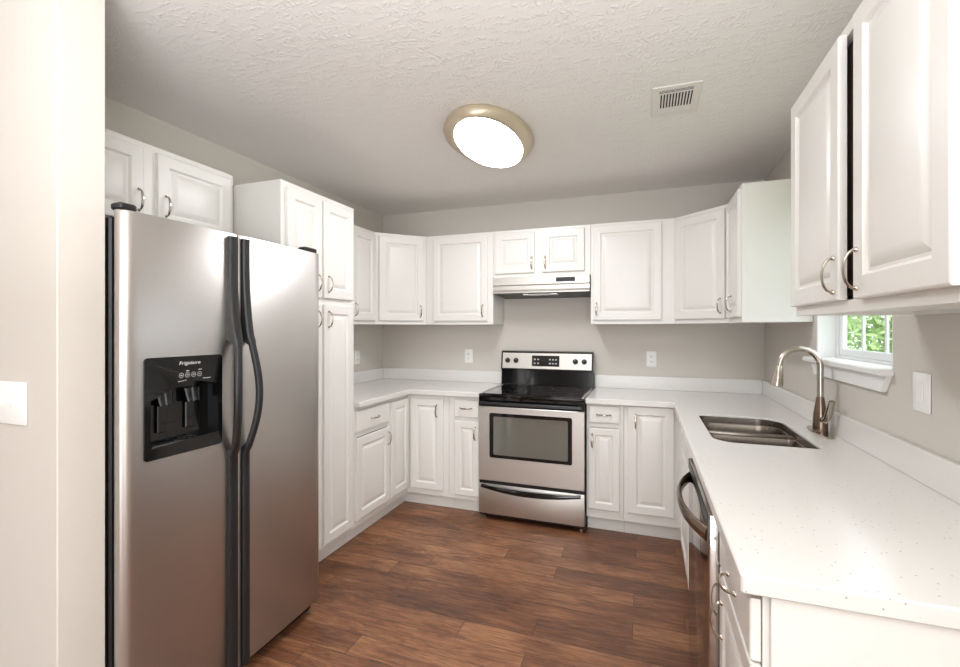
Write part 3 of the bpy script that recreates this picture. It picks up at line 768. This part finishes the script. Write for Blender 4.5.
t = thing('ceiling_vent', 'white louvred air vent set in the ceiling', 'vent', (2.49, -1.46, CH))
bm = nb(); O = rrect(-.105, .102, -.152, .152, .004, 2); I = rrect(-.075, .068, -.122, .098, .002, 2)
slab(bm, O, -.007, -.0005, holes=[I], bev=.002); obj('frame', bm, 'vent_paint', t)
bm = nb(); box(bm, -.0745, .0675, -.1215, .0975, -.0045, -.004); obj('duct_opening', bm, 'dark', t)
def slat(n, x0, x1, y0, y1): 
    bm = nb(); box(bm, x0, x1, y0, y1, -.0064, -.0052); return obj('slat', bm, 'vent_paint', t)
for k in range(3): slat(0, -.075, .068, -.1165+k*.011, -.1135+k*.011)
slat(0, -.075, .068, -.088, -.082)
for k in range(11): slat(0, -.075+k*.013, -.0685+k*.013, -.0815, .055)
for k in range(4): slat(0, -.075, .068, .0555+k*.011, .0645+k*.011)

# ------------------------------------------------------------ outlets and switches
def plate(loc, rz, w, h, kind, label, cat, name, gangs=(0,), group=None):
    t = thing(name, label, cat, loc, rz, group)
    bm = nb(); box(bm, -w/2, w/2, -.006, -.0006, -h/2, h/2, .003, 2); pl = obj('cover_plate', bm, 'plastic', t)
    for gx in gangs:
        if kind == 'outlet':
            for z in (-.02, .02):
                bm = nb(); box(bm, gx-.016, gx+.016, -.0085, -.006, z-.0135, z+.0135, .002); s = obj('socket', bm, 'plastic', t)
                bm = nb()
                for sx in (-.006, .006): box(bm, gx+sx-.001, gx+sx+.001, -.0089, -.0086, z-.002, z+.007)
                box(bm, gx-.002, gx+.002, -.0089, -.0086, z-.009, z-.005); obj('slot', bm, 'dark', s)
        elif kind == 'toggle':
            bm = nb(); box(bm, gx-.006, gx+.006, -.0075, -.006, -.013, .013, .0005)
            vv = [(gx-.004, -.007, -.004), (gx+.004, -.007, -.004), (gx+.004, -.007, .007), (gx-.004, -.007, .007)]
            A = [bm.verts.new(v) for v in vv]; B = [bm.verts.new((x*1, -.021, z+.006)) for x, y, z in vv]
            bm.faces.new(B)
            for k in range(4): bm.faces.new((A[k], A[(k+1) % 4], B[(k+1) % 4], B[k]))
            obj('toggle', bm, 'plastic', t)
        else:
            bm = nb(); box(bm, gx-.0165, gx+.0165, -.0085, -.006, -.033, .033, .002); obj('rocker', bm, 'plastic', t)
        bm = nb()
        for z in ((-.048, .048) if kind != 'outlet' else (0,)):
            lathe(bm, [(.003, 0), (.0025, .001)], (gx, -.006, z), 10, mtx=Matrix.Rotation(PI/2, 4, 'X'))
        obj('screw', bm, 'plastic', t)
    return t
OG = 'white outlet covers above the worktops'
plate((.879, 0, 1.143), 0, .074, .122, 'outlet', 'white outlet cover on the back wall, left of the range', 'outlet', 'wall_outlet', group=OG)
plate((2.40, 0, 1.15), 0, .074, .118, 'outlet', 'white outlet cover on the back wall, right of the range', 'outlet', 'wall_outlet', group=OG)
plate((0, -.42, 1.138), RL, .08, .122, 'outlet', 'white outlet cover on the left wall, beside the tall pantry', 'outlet', 'wall_outlet', group=OG)
plate((WX, -2.002, 1.187), RR, .094, .122, 'rocker', 'white switch cover on the right wall, beside the sink window', 'light switch', 'light_switch')
plate((.554, -2.992, 1.165), 0, .218, .126, 'toggle', 'wide white switch plate with toggles on the partition left of the refrigerator', 'light switch', 'light_switch', gangs=(-.064, -.01, .044))

# ------------------------------------------------------------ greenery seen through the window
def tree(x, y, h, r, label, m, seed):
    rnd = random.Random(seed)
    t = thing('tree', label, 'tree', (x, y, -.25), 0)
    bm = nb(); tube(bm, [(0, 0, 0), (.05, .02, h*.4), (0, .05, h*.75)], [.12, .09, .04], 10)
    for k in range(5):
        a = rnd.random()*2*PI; tube(bm, [(0, .03, h*.45), (math.cos(a)*r*.4, math.sin(a)*r*.4, h*.65), (math.cos(a)*r*.7, math.sin(a)*r*.7, h*.8)], [.05, .03, .012], 6)
    obj('trunk', bm, 'trunk', t)
    bm = nb()
    lobes = [(Vector((rnd.uniform(-.5, .5)*r, rnd.uniform(-.5, .5)*r, h*rnd.uniform(.25, .85))), r*rnd.uniform(.4, .62)) for _ in range(9)]
    for _ in range(9000):
        c, rr = rnd.choice(lobes)
        d = Vector((rnd.gauss(0, 1), rnd.gauss(0, 1), rnd.gauss(0, 1))).normalized()*rr*rnd.uniform(.6, 1.05)
        p = c+d; s = rnd.uniform(.03, .065)
        a = Vector((rnd.gauss(0, 1), rnd.gauss(0, 1), rnd.gauss(0, 1))).normalized(); b2 = a.orthogonal().normalized()
        bm.faces.new([bm.verts.new(p+a*s), bm.verts.new(p+b2*s*.5), bm.verts.new(p-a*s), bm.verts.new(p-b2*s*.5)])
    me = bpy.data.meshes.new('foliage'); bm.to_mesh(me); bm.free(); me.materials.append(M[m])
    o = bpy.data.objects.new('foliage', me); C.objects.link(o); o.parent = t
tree(5.7, 3.4, 3.4, 1.5, 'leafy green tree standing close outside the window over the sink', 'leaf', 3)
tree(7.4, 8.8, 4.4, 1.9, 'pale green tree farther off outside, behind the closer leafy tree', 'leaf2', 5)
